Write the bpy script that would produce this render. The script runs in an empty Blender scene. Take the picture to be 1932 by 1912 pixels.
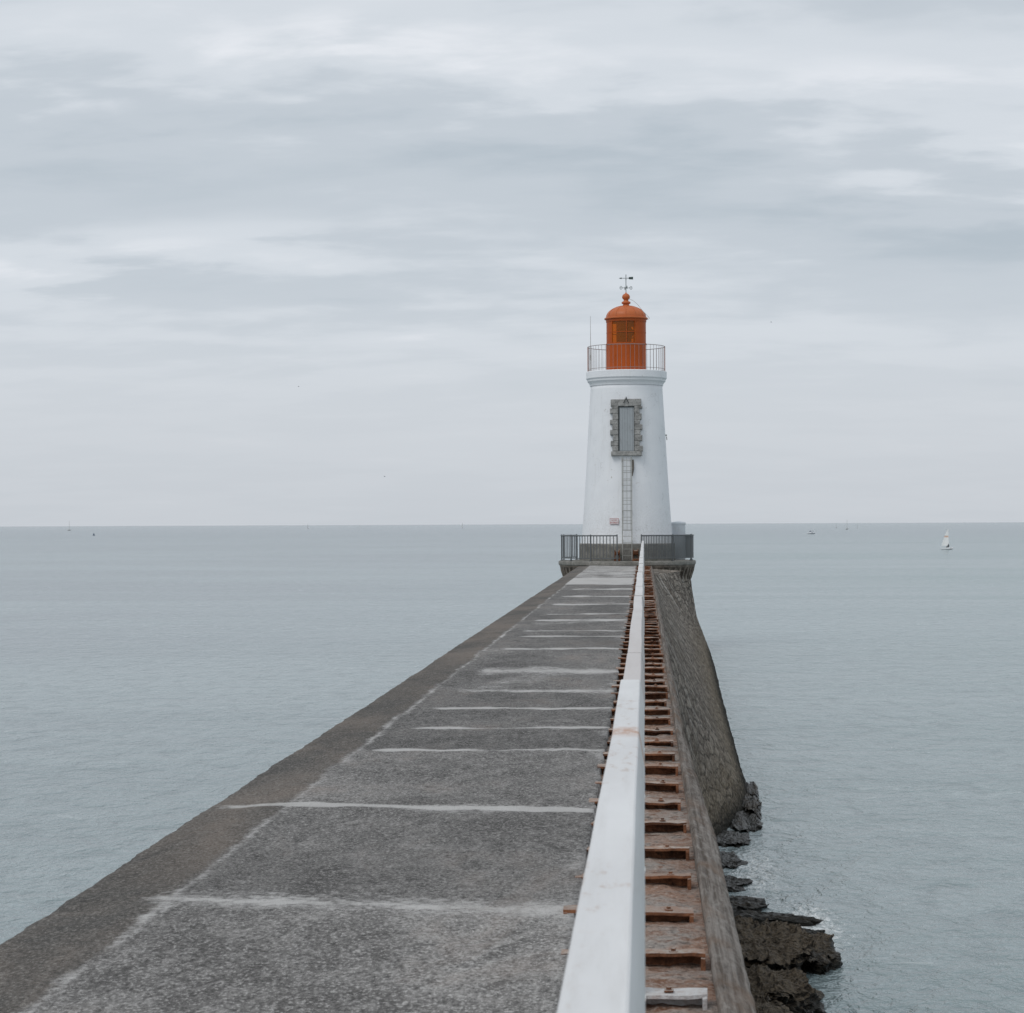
import bpy, bmesh, math, random
from mathutils import Vector, Matrix, noise, Euler
random.seed(7)
C = bpy.context.scene.collection
R = math.radians

# ------------------------------------------------------------------ helpers
def link(o):
    C.objects.link(o); return o

def obj_from(name, verts, faces, mat=None, smooth=False, parent=None):
    me = bpy.data.meshes.new(name)
    me.from_pydata([tuple(v) for v in verts], [], faces)
    me.update()
    if mat is not None:
        for m in (mat if isinstance(mat, (list, tuple)) else [mat]):
            me.materials.append(m)
    if smooth:
        for p in me.polygons: p.use_smooth = True
    o = bpy.data.objects.new(name, me)
    link(o)
    if parent is not None: o.parent = parent
    return o

def empty(name, loc, label, category, group=None):
    o = bpy.data.objects.new(name, None)
    o.empty_display_size = 0.2
    o.location = loc
    link(o)
    o["label"] = label; o["category"] = category
    if group: o["group"] = group
    return o

def tag(o, label, category, group=None):
    o["label"] = label; o["category"] = category
    if group: o["group"] = group

class Geo:
    """collects shapes for one part mesh"""
    def __init__(s): s.v = []; s.f = []; s.m = []
    def add(s, vs, fs, mi=0):
        b = len(s.v); s.v += [Vector(v) for v in vs]
        for f in fs:
            s.f.append([i+b for i in f]); s.m.append(mi)
    def box(s, c, d, rot=None, mi=0, bev=0.0):
        bm = bmesh.new()
        bmesh.ops.create_cube(bm, size=1)
        for v in bm.verts: v.co = Vector((v.co.x*d[0], v.co.y*d[1], v.co.z*d[2]))
        if bev > 0:
            bmesh.ops.bevel(bm, geom=bm.edges[:], offset=bev, segments=2, affect='EDGES', profile=0.5)
        vs = []
        for v in bm.verts:
            p = v.co.copy()
            if rot is not None: p = rot @ p
            vs.append(p + Vector(c))
        bm.verts.index_update()
        s.add(vs, [[v.index for v in f.verts] for f in bm.faces], mi)
        bm.free()
    def lathe(s, prof, seg=48, c=(0,0,0), mi=0, a0=0, a1=2*math.pi, cap=False):
        full = abs(a1-a0-2*math.pi) < 1e-6
        n = seg if full else seg+1
        vs = []
        for r, z in prof:
            for i in range(n):
                a = a0+(a1-a0)*i/seg
                vs.append((c[0]+r*math.cos(a), c[1]+r*math.sin(a), c[2]+z))
        fs = []
        for j in range(len(prof)-1):
            for i in range(seg):
                i2 = (i+1) % n
                fs.append([j*n+i, j*n+i2, (j+1)*n+i2, (j+1)*n+i])
        s.add(vs, fs, mi)
    def tube(s, pts, r, seg=8, mi=0, closed=False, radii=None):
        pts = [Vector(p) for p in pts]
        n = len(pts); vs = []
        for k, p in enumerate(pts):
            if closed: t = pts[(k+1) % n]-pts[k-1]
            else: t = pts[min(k+1, n-1)]-pts[max(k-1, 0)]
            t.normalize()
            up = Vector((0,0,1)) if abs(t.z) < .9 else Vector((0,1,0))
            a = t.cross(up).normalized(); b = t.cross(a).normalized()
            rr = radii[k] if radii else r
            for i in range(seg):
                an = 2*math.pi*i/seg
                vs.append(p+a*math.cos(an)*rr+b*math.sin(an)*rr)
        fs = []
        m = n if closed else n-1
        for k in range(m):
            k2 = (k+1) % n
            for i in range(seg):
                i2 = (i+1) % seg
                fs.append([k*seg+i, k2*seg+i, k2*seg+i2, k*seg+i2])
        if not closed:
            fs.append([i for i in range(seg)]); fs.append([(n-1)*seg+i for i in range(seg)][::-1])
        s.add(vs, fs, mi)
    def make(s, name, mat, smooth=False, parent=None):
        o = obj_from(name, s.v, s.f, mat, smooth, parent)
        for p, mi in zip(o.data.polygons, s.m): p.material_index = mi
        bm = bmesh.new(); bm.from_mesh(o.data)
        bmesh.ops.recalc_face_normals(bm, faces=bm.faces); bm.to_mesh(o.data); bm.free()
        return o

def autosmooth(o, ang=35):
    bm = bmesh.new(); bm.from_mesh(o.data)
    for f in bm.faces: f.smooth = True
    for e in bm.edges:
        e.smooth = e.calc_face_angle(0) < R(ang) if len(e.link_faces) == 2 else True
    bm.to_mesh(o.data); bm.free()

# ------------------------------------------------------------------ material helpers
class M:
    def __init__(s, name, world=False):
        if world:
            s.t = world.node_tree
        else:
            s.mat = bpy.data.materials.new(name); s.mat.use_nodes = True
            s.t = s.mat.node_tree
        s.t.nodes.clear()
    def n(s, typ, **kw):
        nd = s.t.nodes.new(typ)
        for k, v in kw.items(): setattr(nd, k, v)
        return nd
    def set(s, nd, key, v):
        sock = nd.inputs[key]
        if isinstance(v, bpy.types.NodeSocket): s.t.links.new(v, sock)
        else: sock.default_value = v
    def math(s, op, a, b=None, c=None, clamp=False):
        nd = s.t.nodes.new('ShaderNodeMath'); nd.operation = op; nd.use_clamp = clamp
        for i, v in enumerate((a, b, c)):
            if v is not None: s.set(nd, i, v)
        return nd.outputs[0]
    def mix(s, f, a, b, blend='MIX'):
        nd = s.t.nodes.new('ShaderNodeMix'); nd.data_type = 'RGBA'; nd.blend_type = blend
        s.set(nd, 0, f)
        for i, v in ((6, a), (7, b)):
            if isinstance(v, (tuple, list)) and len(v) == 3: v = (*v, 1)
            s.set(nd, i, v)
        return nd.outputs[2]
    def noise(s, vec, scale, detail=4, rough=.55, dist=0, dim='3D'):
        nd = s.t.nodes.new('ShaderNodeTexNoise'); nd.noise_dimensions = dim
        s.set(nd, 'Vector', vec); s.set(nd, 'Scale', scale); s.set(nd, 'Detail', detail)
        s.set(nd, 'Roughness', rough); s.set(nd, 'Distortion', dist)
        return nd.outputs[0]
    def mapr(s, v, a, b, c=0, d=1, smooth=False):
        nd = s.t.nodes.new('ShaderNodeMapRange')
        nd.interpolation_type = 'SMOOTHSTEP' if smooth else 'LINEAR'
        for i, x in enumerate((v, a, b, c, d)): s.set(nd, i, x)
        return nd.outputs[0]
    def scalev(s, vec, sc):
        nd = s.t.nodes.new('ShaderNodeVectorMath'); nd.operation = 'MULTIPLY'
        s.set(nd, 0, vec); nd.inputs[1].default_value = sc
        return nd.outputs[0]
    def warp(s, vec, scale, amt, detail=3):
        nz = s.t.nodes.new('ShaderNodeTexNoise'); s.set(nz, 'Vector', vec)
        nz.inputs['Scale'].default_value = scale; nz.inputs['Detail'].default_value = detail
        q = s.scalev(nz.outputs['Color'], (amt, amt, amt))
        nd = s.t.nodes.new('ShaderNodeVectorMath'); nd.operation = 'ADD'; s.set(nd, 0, vec); s.set(nd, 1, q)
        return nd.outputs[0]
    def pos(s): return s.n('ShaderNodeNewGeometry').outputs['Position']
    def nrm(s): return s.sep(s.n('ShaderNodeNewGeometry').outputs['True Normal'])[2]
    def sep(s, v):
        nd = s.n('ShaderNodeSeparateXYZ'); s.set(nd, 0, v); return nd.outputs
    def bump(s, h, strength=.5, dist=.01, normal=None):
        nd = s.n('ShaderNodeBump'); s.set(nd, 'Height', h)
        nd.inputs['Strength'].default_value = strength; nd.inputs['Distance'].default_value = dist
        if normal is not None: s.set(nd, 'Normal', normal)
        return nd.outputs[0]
    def out(s, color, rough=.8, normal=None, spec=.3, metal=0, **kw):
        b = s.n('ShaderNodeBsdfPrincipled')
        if isinstance(color, tuple) and len(color) == 3: color = (*color, 1)
        s.set(b, 'Base Color', color); s.set(b, 'Roughness', rough)
        s.set(b, 'Specular IOR Level', spec)
        b.inputs['Metallic'].default_value = metal
        for k, v in kw.items(): s.set(b, k.replace('_', ' '), v)
        if normal is not None: s.set(b, 'Normal', normal)
        o = s.n('ShaderNodeOutputMaterial'); s.t.links.new(b.outputs[0], o.inputs[0])
        return s.mat

def painted(name, col, dirt=(.35,.27,.2), amt=.25, rough=.5, scale=3, metal=0, bump=.1):
    m = M(name); p = m.pos()
    n1 = m.noise(p, scale, 5, .65); n2 = m.noise(m.scalev(p, (1,1,.25)), scale*4, 4, .6)
    f = m.math('MULTIPLY', m.mapr(n1, .48, .75), m.mapr(n2, .4, .7))
    f = m.math('MULTIPLY', f, amt, clamp=True)
    c = m.mix(f, col, dirt)
    c = m.mix(m.mapr(n1, .3, .7, 0, .12), c, tuple(x*.8 for x in col))
    return m.out(c, rough, m.bump(n2, bump, .004), .3, metal)

# --- deck concrete
def mat_deck():
    m = M('weathered_concrete'); p = m.pos()
    att = m.n('ShaderNodeAttribute', attribute_name='Tint')
    s = m.n('ShaderNodeSeparateColor'); m.set(s, 0, att.outputs['Color'])
    slab, mortar, strip = s.outputs[0], s.outputs[1], s.outputs[2]
    pl = m.scalev(p, (1, .45, 1))
    nb = m.noise(pl, 1.0, 5, .62, .5)
    nl = m.noise(m.scalev(p, (1,.4,1)), 2.6, 4, .6, 1.0)
    nm = m.noise(pl, 6.5, 5, .68, .3)
    nk = m.noise(m.scalev(p, (1,.5,1)), 22, 4, .72)
    nf = m.noise(m.scalev(p, (1,.6,1)), 62, 4, .78)
    base = m.mix(m.mapr(nb, .38, .62), (.118,.112,.107), (.225,.216,.207))
    base = m.mix(m.mapr(nl, .53, .68, 0, .55), base, (.30,.287,.275))
    base = m.mix(m.mapr(nl, .30, .43, .65, 0), base, (.075,.071,.067))
    base = m.mix(m.mapr(nm, .53, .66, 0, .35), base, (.31,.298,.285))
    base = m.mix(m.mapr(nm, .35, .46, .5, 0), base, (.085,.08,.076))
    base = m.mix(m.mapr(nk, .53, .66, 0, .52), base, (.35,.338,.325))
    base = m.mix(m.mapr(nk, .34, .47, .68, 0), base, (.062,.059,.056))
    base = m.mix(m.mapr(nf, .53, .63, 0, .75), base, (.46,.445,.43))
    base = m.mix(m.mapr(nf, .36, .47, .85, 0), base, (.035,.033,.032))
    base = m.mix(m.math('MULTIPLY', m.mapr(nb, .5, .66), m.mapr(nl, .4, .6, 0, .4)), base, (.20,.155,.13))
    g = m.n('ShaderNodeCombineColor')
    for i in range(3): m.set(g, i, m.math('MULTIPLY', slab, 2.0))
    base = m.mix(1.0, base, g.outputs[0], 'MULTIPLY')
    stc = m.mix(m.mapr(nb, .38, .62), (.078,.073,.067), (.17,.14,.117))
    stc = m.mix(m.mapr(nk, .52, .66, 0, .5), stc, (.21,.19,.17))
    stc = m.mix(m.mapr(nf, .53, .64, 0, .7), stc, (.30,.28,.255))
    stc = m.mix(m.mapr(nf, .36, .47, .8, 0), stc, (.03,.03,.028))
    sf = m.mapr(m.math('ADD', strip, m.math('MULTIPLY', m.math('SUBTRACT', nl, .5), 1.2)), .32, .68)
    base = m.mix(m.math('MULTIPLY', sf, .85), base, stc)
    nw = m.noise(m.scalev(p, (1, 1.2, 1)), 16, 5, .78, .5)
    nw2 = m.noise(p, 2.1, 3, .6)
    mm = m.math('ADD', mortar, m.math('MULTIPLY', m.math('SUBTRACT', nw, .5), 1.7))
    mm = m.math('ADD', mm, m.math('MULTIPLY', m.math('SUBTRACT', nw2, .5), .9))
    mf = m.math('MULTIPLY', m.mapr(mm, .32, .80), m.mapr(mortar, .03, .25))
    base = m.mix(m.math('MULTIPLY', mf, .85), base, m.mix(nw2, (.42,.405,.39), (.64,.625,.61)))
    vo = m.n('ShaderNodeTexVoronoi', feature='DISTANCE_TO_EDGE')
    m.set(vo, 'Vector', m.warp(p, 1.5, 1.0, 5)); vo.inputs['Scale'].default_value = .35
    cr = m.math('MULTIPLY', m.mapr(vo.outputs['Distance'], 0, .006, 1, 0), m.mapr(nm, .45, .6))
    base = m.mix(m.math('MULTIPLY', cr, .5), base, (.03,.03,.03))
    h = m.math('ADD', m.math('MULTIPLY', nf, .9), m.math('MULTIPLY', nk, 1.5))
    return m.out(base, .9, m.bump(h, .85, .018), .2)

def mat_bed():
    m = M('rust_stained_concrete'); p = m.pos()
    nb = m.noise(p, 2.2, 5, .65, .6); nm = m.noise(m.scalev(p, (1,1.2,1)), 9, 5, .72); nf = m.noise(p, 45, 4, .7)
    c = m.mix(m.mapr(nb, .4, .6), (.31,.19,.135), (.30,.27,.245))
    c = m.mix(m.mapr(nm, .5, .62), c, (.18,.092,.056))
    c = m.mix(m.mapr(nm, .36, .46, .85, 0), c, (.085,.07,.06))
    c = m.mix(m.mapr(nf, .52, .64, 0, .65), c, (.43,.37,.33))
    c = m.mix(m.mapr(nf, .32, .44, .6, 0), c, (.045,.038,.032))
    return m.out(c, .9, m.bump(m.math('ADD', nm, m.math('MULTIPLY', nf, .4)), 1, .035), .2)

def mat_rust(light=False):
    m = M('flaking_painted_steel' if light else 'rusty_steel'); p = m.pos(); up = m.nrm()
    n1 = m.noise(p, 5, 5, .7, .5); n2 = m.noise(p, 34, 4, .72); n0 = m.noise(p, .8, 3, .6)
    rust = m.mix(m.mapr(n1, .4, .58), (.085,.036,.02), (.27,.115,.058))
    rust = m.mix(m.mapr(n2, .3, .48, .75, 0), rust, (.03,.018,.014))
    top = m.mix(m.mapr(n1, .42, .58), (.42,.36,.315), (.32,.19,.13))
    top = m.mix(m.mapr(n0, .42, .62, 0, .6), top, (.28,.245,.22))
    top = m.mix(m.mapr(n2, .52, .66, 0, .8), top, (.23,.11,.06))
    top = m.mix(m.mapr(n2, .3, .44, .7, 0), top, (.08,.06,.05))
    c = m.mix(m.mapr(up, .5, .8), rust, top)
    if light: c = m.mix(m.mapr(n2, .35, .6, .95, .6), c, (.58,.58,.58))
    return m.out(c, .85, m.bump(n2, .8, .012), .25)

def mat_coping():
    m = M('streaked_coping_stone'); p = m.pos()
    pw = m.warp(p, 3, .02)
    st = m.noise(m.scalev(pw, (42, .5, 30)), 1, 6, .72, .2)
    n1 = m.noise(m.scalev(p, (1,.5,1)), 3, 5, .65); nk = m.noise(m.scalev(p, (1,.3,1)), 22, 5, .75)
    c = m.mix(m.mapr(st, .40, .60), (.10,.08,.065), (.27,.24,.215))
    c = m.mix(m.mapr(nk, .52, .65, 0, .6), c, (.36,.335,.305))
    c = m.mix(m.mapr(nk, .34, .46, .7, 0), c, (.06,.05,.042))
    c = m.mix(m.mapr(n1, .48, .64, 0, .75), c, (.18,.12,.083))
    return m.out(c, .9, m.bump(m.math('ADD', st, nk), .8, .018), .2)

def mat_wall():
    m = M('sea_wall_masonry'); p = m.pos(); X = m.sep(p)
    pw = m.warp(p, 2.5, .18)
    s1 = m.noise(m.scalev(p, (.4, 1.4, .25)), 1.5, 6, .75, .3)
    s2 = m.noise(m.scalev(p, (.6, .5, .6)), 1.0, 5, .7, .3)
    n1 = m.noise(p, .8, 5, .65, .5); nf = m.noise(m.scalev(p, (1,.6,1)), 15, 5, .8); nk = m.noise(m.scalev(p, (1,.65,1)), 5.0, 5, .74)
    vo = m.n('ShaderNodeTexVoronoi', feature='F1'); m.set(vo, 'Vector', m.scalev(pw, (1,.7,2.0))); vo.inputs['Scale'].default_value = 2.0
    ve = m.n('ShaderNodeTexVoronoi', feature='DISTANCE_TO_EDGE'); m.set(ve, 'Vector', m.scalev(pw, (1,.7,2.0))); ve.inputs['Scale'].default_value = 2.0
    cc = m.n('ShaderNodeSeparateColor'); m.set(cc, 0, vo.outputs['Color'])
    c = m.mix(cc.outputs[0], (.14,.113,.09), (.36,.315,.265))
    c = m.mix(m.mapr(nk, .52, .64, 0, .7), c, (.45,.405,.35))
    c = m.mix(m.mapr(nk, .36, .47, .8, 0), c, (.085,.068,.053))
    c = m.mix(m.mapr(ve.outputs['Distance'], .02, .10, .75, 0), c, (.06,.049,.04))
    c = m.mix(m.mapr(nf, .36, .46, .85, 0), c, (.045,.037,.029))
    c = m.mix(m.mapr(nf, .53, .63, 0, .75), c, (.50,.455,.40))
    c = m.mix(m.mapr(s2, .38, .5, .45, 0), c, (.11,.088,.068))
    up_ = m.mapr(X[2], 1.2, 2.6, .25, 1)
    c = m.mix(m.math('MULTIPLY', m.mapr(s1, .36, .45, .7, 0), up_), c, (.055,.046,.038))
    c = m.mix(m.math('MULTIPLY', m.mapr(s1, .54, .61, 0, .6), up_), c, (.58,.55,.51))
    low = m.mapr(m.math('ADD', X[2], m.math('MULTIPLY', n1, 1.4)), .9, 2.5, 1, 0, True)
    c = m.mix(m.math('MULTIPLY', low, .6), c, m.mix(m.mapr(nf, .4, .6), (.09,.068,.043), (.30,.24,.155)))
    weed = m.mapr(m.math('ADD', X[2], m.math('MULTIPLY', nf, .7)), .45, .85, 1, 0)
    c = m.mix(weed, c, (.02,.018,.012))
    h = m.math('ADD', m.math('MULTIPLY', nk, 1.0), nf)
    h = m.math('ADD', h, m.mapr(ve.outputs['Distance'], 0, .15, 0, 1.0))
    return m.out(c, .88, m.bump(h, 1, .07), .2)

def mat_rock():
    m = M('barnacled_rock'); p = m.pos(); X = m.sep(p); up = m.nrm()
    n1 = m.noise(p, 2.4, 5, .7, .5); nf = m.noise(p, 17, 5, .8); ng = m.noise(p, 60, 3, .7)
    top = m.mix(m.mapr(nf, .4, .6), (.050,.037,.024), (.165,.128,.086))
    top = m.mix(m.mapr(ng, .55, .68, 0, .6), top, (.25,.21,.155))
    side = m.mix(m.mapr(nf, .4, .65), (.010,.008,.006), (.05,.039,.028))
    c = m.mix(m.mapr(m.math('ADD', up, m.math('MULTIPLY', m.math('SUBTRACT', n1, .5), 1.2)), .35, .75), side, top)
    c = m.mix(m.mapr(nf, .32, .45, .9, 0), c, (.010,.008,.006))
    wet = m.mapr(m.math('ADD', X[2], m.math('MULTIPLY', n1, .3)), .22, .36, 1, 0)
    c = m.mix(m.math('MULTIPLY', wet, .92), c, (.010,.010,.007))
    return m.out(c, m.mapr(wet, 0, 1, .8, .3), m.bump(m.math('ADD', nf, n1), 1, .06), .35)

def mat_white_wall():
    m = M('white_rendered_wall'); p = m.pos(); X = m.sep(p)
    n1 = m.noise(p, 1.2, 5, .6, .3); nf = m.noise(p, 14, 5, .7)
    st = m.noise(m.scalev(p, (6, 6, .5)), 1, 5, .65)
    sp = m.noise(p, 7, 3, .6, 1.5)
    c = m.mix(m.mapr(n1, .35, .7, 0, .6), (.83,.84,.86), (.74,.755,.78))
    c = m.mix(m.mapr(st, .56, .8, 0, .4), c, (.58,.57,.56))
    c = m.mix(m.mapr(sp, .69, .73, 0, .7), c, (.42,.38,.33))
    lo = m.math('MULTIPLY', m.mapr(X[2], 4.4, 6.8, 1, 0), m.mapr(nf, .45, .65))
    c = m.mix(m.math('MULTIPLY', lo, .35), c, (.42,.40,.36))
    cr = m.n('ShaderNodeTexVoronoi', feature='DISTANCE_TO_EDGE')
    m.set(cr, 'Vector', m.warp(p, 2, 1.0, 5)); cr.inputs['Scale'].default_value = .8
    ck = m.math('MULTIPLY', m.mapr(cr.outputs['Distance'], 0, .012, 1, 0), m.mapr(n1, .48, .58))
    c = m.mix(m.math('MULTIPLY', ck, .4), c, (.4,.4,.4))
    return m.out(c, .75, m.bump(m.math('ADD', nf, m.math('MULTIPLY', st, .8)), .35, .015), .3)

def mat_stone(name='granite', a=(.20,.198,.19), b=(.40,.395,.38), dark=(.09,.088,.083)):
    m = M(name); p = m.pos()
    n1 = m.noise(p, 3, 5, .65, .4); nf = m.noise(p, 22, 5, .75)
    c = m.mix(m.mapr(n1, .36, .64), a, b)
    c = m.mix(m.mapr(nf, .34, .47, .7, 0), c, dark)
    c = m.mix(m.mapr(nf, .55, .7, 0, .4), c, tuple(x*1.3 for x in b))
    return m.out(c, .85, m.bump(nf, .8, .02), .25)

def mat_water():
    m = M('sea_water'); p = m.pos(); X = m.sep(p)
    w1 = m.noise(m.scalev(p, (1.2, .8, 1)), 4.2, 3, .65, .6)
    w2 = m.noise(m.scalev(p, (1.1, .7, 1)), 1.2, 4, .64, .5)
    w3 = m.noise(m.scalev(p, (.8, 1, 1)), .16, 4, .55)
    big = m.noise(m.scalev(p, (.35, 1, 1)), .016, 6, .68, 1.2)
    h = m.math('ADD', m.math('MULTIPLY', w1, .15), m.math('MULTIPLY', w2, .40))
    h = m.math('ADD', h, m.math('MULTIPLY', w3, .5))
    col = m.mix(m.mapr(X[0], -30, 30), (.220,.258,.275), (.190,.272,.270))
    col = m.mix(m.mapr(big, .40, .60, 0, .9), col, (.285,.342,.352))
    col = m.mix(m.mapr(w2, .36, .5, .45, 0), col, (.130,.176,.184))
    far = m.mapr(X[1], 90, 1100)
    col = m.mix(m.math('MULTIPLY', far, .75), col, (.185,.223,.243))  # distant sea darkened in colour, standing in for weaker sky reflection
    nrm = m.bump(h, .66, 1.0)
    d1 = m.n('ShaderNodeVectorMath', operation='DISTANCE'); m.set(d1, 0, m.scalev(p, (1, .24, 0))); d1.inputs[1].default_value = (2.15, 28.4*.24, 0)
    d2 = m.n('ShaderNodeVectorMath', operation='DISTANCE'); m.set(d2, 0, m.scalev(p, (1, .16, 0))); d2.inputs[1].default_value = (1.7, 33.0*.16, 0)
    near = m.math('MAXIMUM', m.mapr(d1.outputs['Value'], .05, 1.15, 1, 0, True), m.mapr(d2.outputs['Value'], .1, .95, .85, 0, True))
    fn = m.noise(m.scalev(p, (1.5, .7, 1)), 2.6, 8, .82, 3.0)
    foam_glints = m.mapr(m.math('ADD', m.math('MULTIPLY', near, .32), fn), .73, .84)
    fs = m.noise(m.scalev(p, (1.3, .9, 1)), 3.6, 3, .68)
    glint = m.math('MULTIPLY', m.mapr(fs, .715, .755), .9)  # bright glints on the water, painted as white specks
    ln = m.noise(m.scalev(p, (.25, 1, 1)), .11, 6, .7, 1.2)
    fl2 = m.math('MULTIPLY', m.mapr(m.math('ABSOLUTE', m.math('SUBTRACT', ln, .56)), 0, .006, .30, 0), m.mapr(w2, .45, .6))
    foam_glints = m.math('MAXIMUM', m.math('MAXIMUM', foam_glints, glint), fl2)
    col = m.mix(foam_glints, col, (.78,.80,.80))
    rough = m.mapr(foam_glints, 0, 1, .17, .8)
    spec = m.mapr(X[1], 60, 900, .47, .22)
    return m.out(col, rough, nrm, spec, IOR=1.33)

def flat(name, col, rough=.6, metal=0, var=.15):
    m = M(name); p = m.pos(); n1 = m.noise(p, 9, 4, .65)
    c = m.mix(m.mapr(n1, .3, .7), tuple(x*(1-var) for x in col), tuple(min(1, x*(1+var)) for x in col))
    return m.out(c, rough, None, .4, metal)

deckM = mat_deck(); bedM = mat_bed(); rustM = mat_rust(); rustW = mat_rust(True)
copM = mat_coping(); wallM = mat_wall(); rockM = mat_rock(); whiteM = mat_white_wall()
stoneM = mat_stone(); pedM = mat_stone('plinth_stone', (.16,.155,.14), (.29,.28,.255), (.08,.075,.07))
darkstone = mat_stone('dark_weathered_stone', (.095,.08,.066), (.26,.225,.19), (.035,.03,.024))
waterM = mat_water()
orangeM = painted('burnt_orange_paint', (.42,.077,.006), (.22,.05,.015), .6, .5, 2)
domeM = painted('faded_orange_dome_paint', (.50,.13,.038), (.45,.19,.10), .6, .45, 2)
railM = painted('galvanised_grey_rail', (.13,.14,.145), (.16,.09,.05), .4, .5, 4, .2)
thinW = painted('white_painted_metal', (.62,.62,.60), (.35,.2,.12), .6, .5, 5)
greyM = painted('pale_grey_metal', (.46,.46,.44), (.22,.14,.09), .7, .6, 4)
doorM = painted('grey_door_paint', (.35,.375,.39), (.2,.2,.2), .6, .75, 3)
blackM = flat('dark_iron_and_door_shade', (.03,.035,.035), .6)
dkgrn = flat('verdigris_iron', (.06,.09,.085), .6)

def mat_rail():
    m = M('white_painted_handrail'); p = m.pos(); X = m.sep(p)
    n1 = m.noise(m.scalev(p, (1,.2,1)), 4, 5, .6); n2 = m.noise(m.scalev(p, (3,1,1)), 9, 5, .7); n3 = m.noise(m.scalev(p, (14,.8,14)), 1.2, 5, .7)
    c = m.mix(m.mapr(n1, .3, .72), (.72,.72,.72), (.61,.605,.605))
    c = m.mix(m.mapr(n3, .5, .7, 0, .35), c, (.50,.485,.47))
    y = X[1]
    g = m.math('ABSOLUTE', m.math('SUBTRACT', y, m.math('ADD', 7.20, m.math('MULTIPLY', n2, .12))))
    st = m.mapr(g, 0, .26, .85, 0, True)
    c = m.mix(m.math('MULTIPLY', st, m.mapr(n2, .3, .55)), c, (.45,.24,.14))
    g2 = m.math('MULTIPLY', m.mapr(n2, .54, .68), m.mapr(n1, .48, .58))
    c = m.mix(m.math('MULTIPLY', g2, .6), c, (.42,.31,.24))
    far = m.math('MULTIPLY', m.mapr(y, 9.60, 9.66, 0, 1), m.mapr(y, 12, 24, .55, .15))  # shade on the dipping rail past the joint, put into its colour
    c = m.mix(far, c, (.44,.38,.355))
    return m.out(c, .55, m.bump(n2, .2, .003), .35)
handM = mat_rail()

# ------------------------------------------------------------------ constants (metres)
H = 5.39            # eye height above the sea
DECK = 3.62         # walkway level
LX = -2.80          # outer edge of walkway
CX, CY = -0.735, 92.0   # lighthouse axis
PLAT = 3.80

# ------------------------------------------------------------------ sea
bm = bmesh.new()
ys = [-60, 0, 20, 60, 150, 400, 1200, 4000, 12000, 30000]
xs = [-20000, -4000, -900, -200, -40, 0, 40, 200, 900, 4000, 20000]
g = [[bm.verts.new((x, y, 0)) for x in xs] for y in ys]
for j in range(len(ys)-1):
    for i in range(len(xs)-1):
        bm.faces.new((g[j][i], g[j][i+1], g[j+1][i+1], g[j+1][i]))
me = bpy.data.meshes.new('water'); bm.to_mesh(me); bm.free(); me.materials.append(waterM)
sea = link(bpy.data.objects.new('water', me)); sea["kind"] = "structure"

# ------------------------------------------------------------------ walkway deck
# joint: (distance, half width of the bright line, strength, start x, half width of the chalky halo, halo strength)
J = [(9.80,.04,.85,-2.50,.30,.52),(13.2,.065,1.2,-2.80,.30,.36),(16.6,.05,1.1,-2.2,.25,.28),(18.35,.055,1.15,-2.12,.25,.26),(20.35,.065,1.2,-2.1,.25,.35),
     (22.5,.12,.8,-2.12,.60,.64),(25.5,.16,.8,-2.1,.85,.62),(30.1,.13,1.15,-2.1,.5,.36),(33.4,.12,1.0,-2.1,.4,.34),(35.0,.10,.9,-2.1,.3,.25),
     (38.9,.24,1.2,-2.1,.6,.5),(41.6,.14,.8,-2.1,.5,.36),(46.6,.22,1.1,-2.1,.7,.42),(51.7,.26,1.1,-2.1,.8,.4),(57.5,.34,1.1,-2.1,.9,.45),(75.5,.35,.8,-2.2,1.2,.4),(82,.4,.5,-2.2,1,.4)]
bounds = [-99]+[j[0] for j in J]+[999]
tint = [.62,.48,.53,.39,.42,.41,.45,.46,.41,.44,.43,.41,.43,.44,.44,.44,.55,.55,.55]
def nz(x, y, z=0): return noise.noise(Vector((x, y, z)))
rows = []
y = -5.0
while y < 89.6:
    rows.append(y)
    y += .25 if y < 6 else (.040 if y < 24 else (.08 if y < 45 else .16))
cols = 64
verts = []; cd = []
edge_k = lambda y: LX + .010*nz(0, y*.3, 3)+.012*nz(5, y*2.6, 1)+.014*nz(9, y*9, 2)
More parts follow.
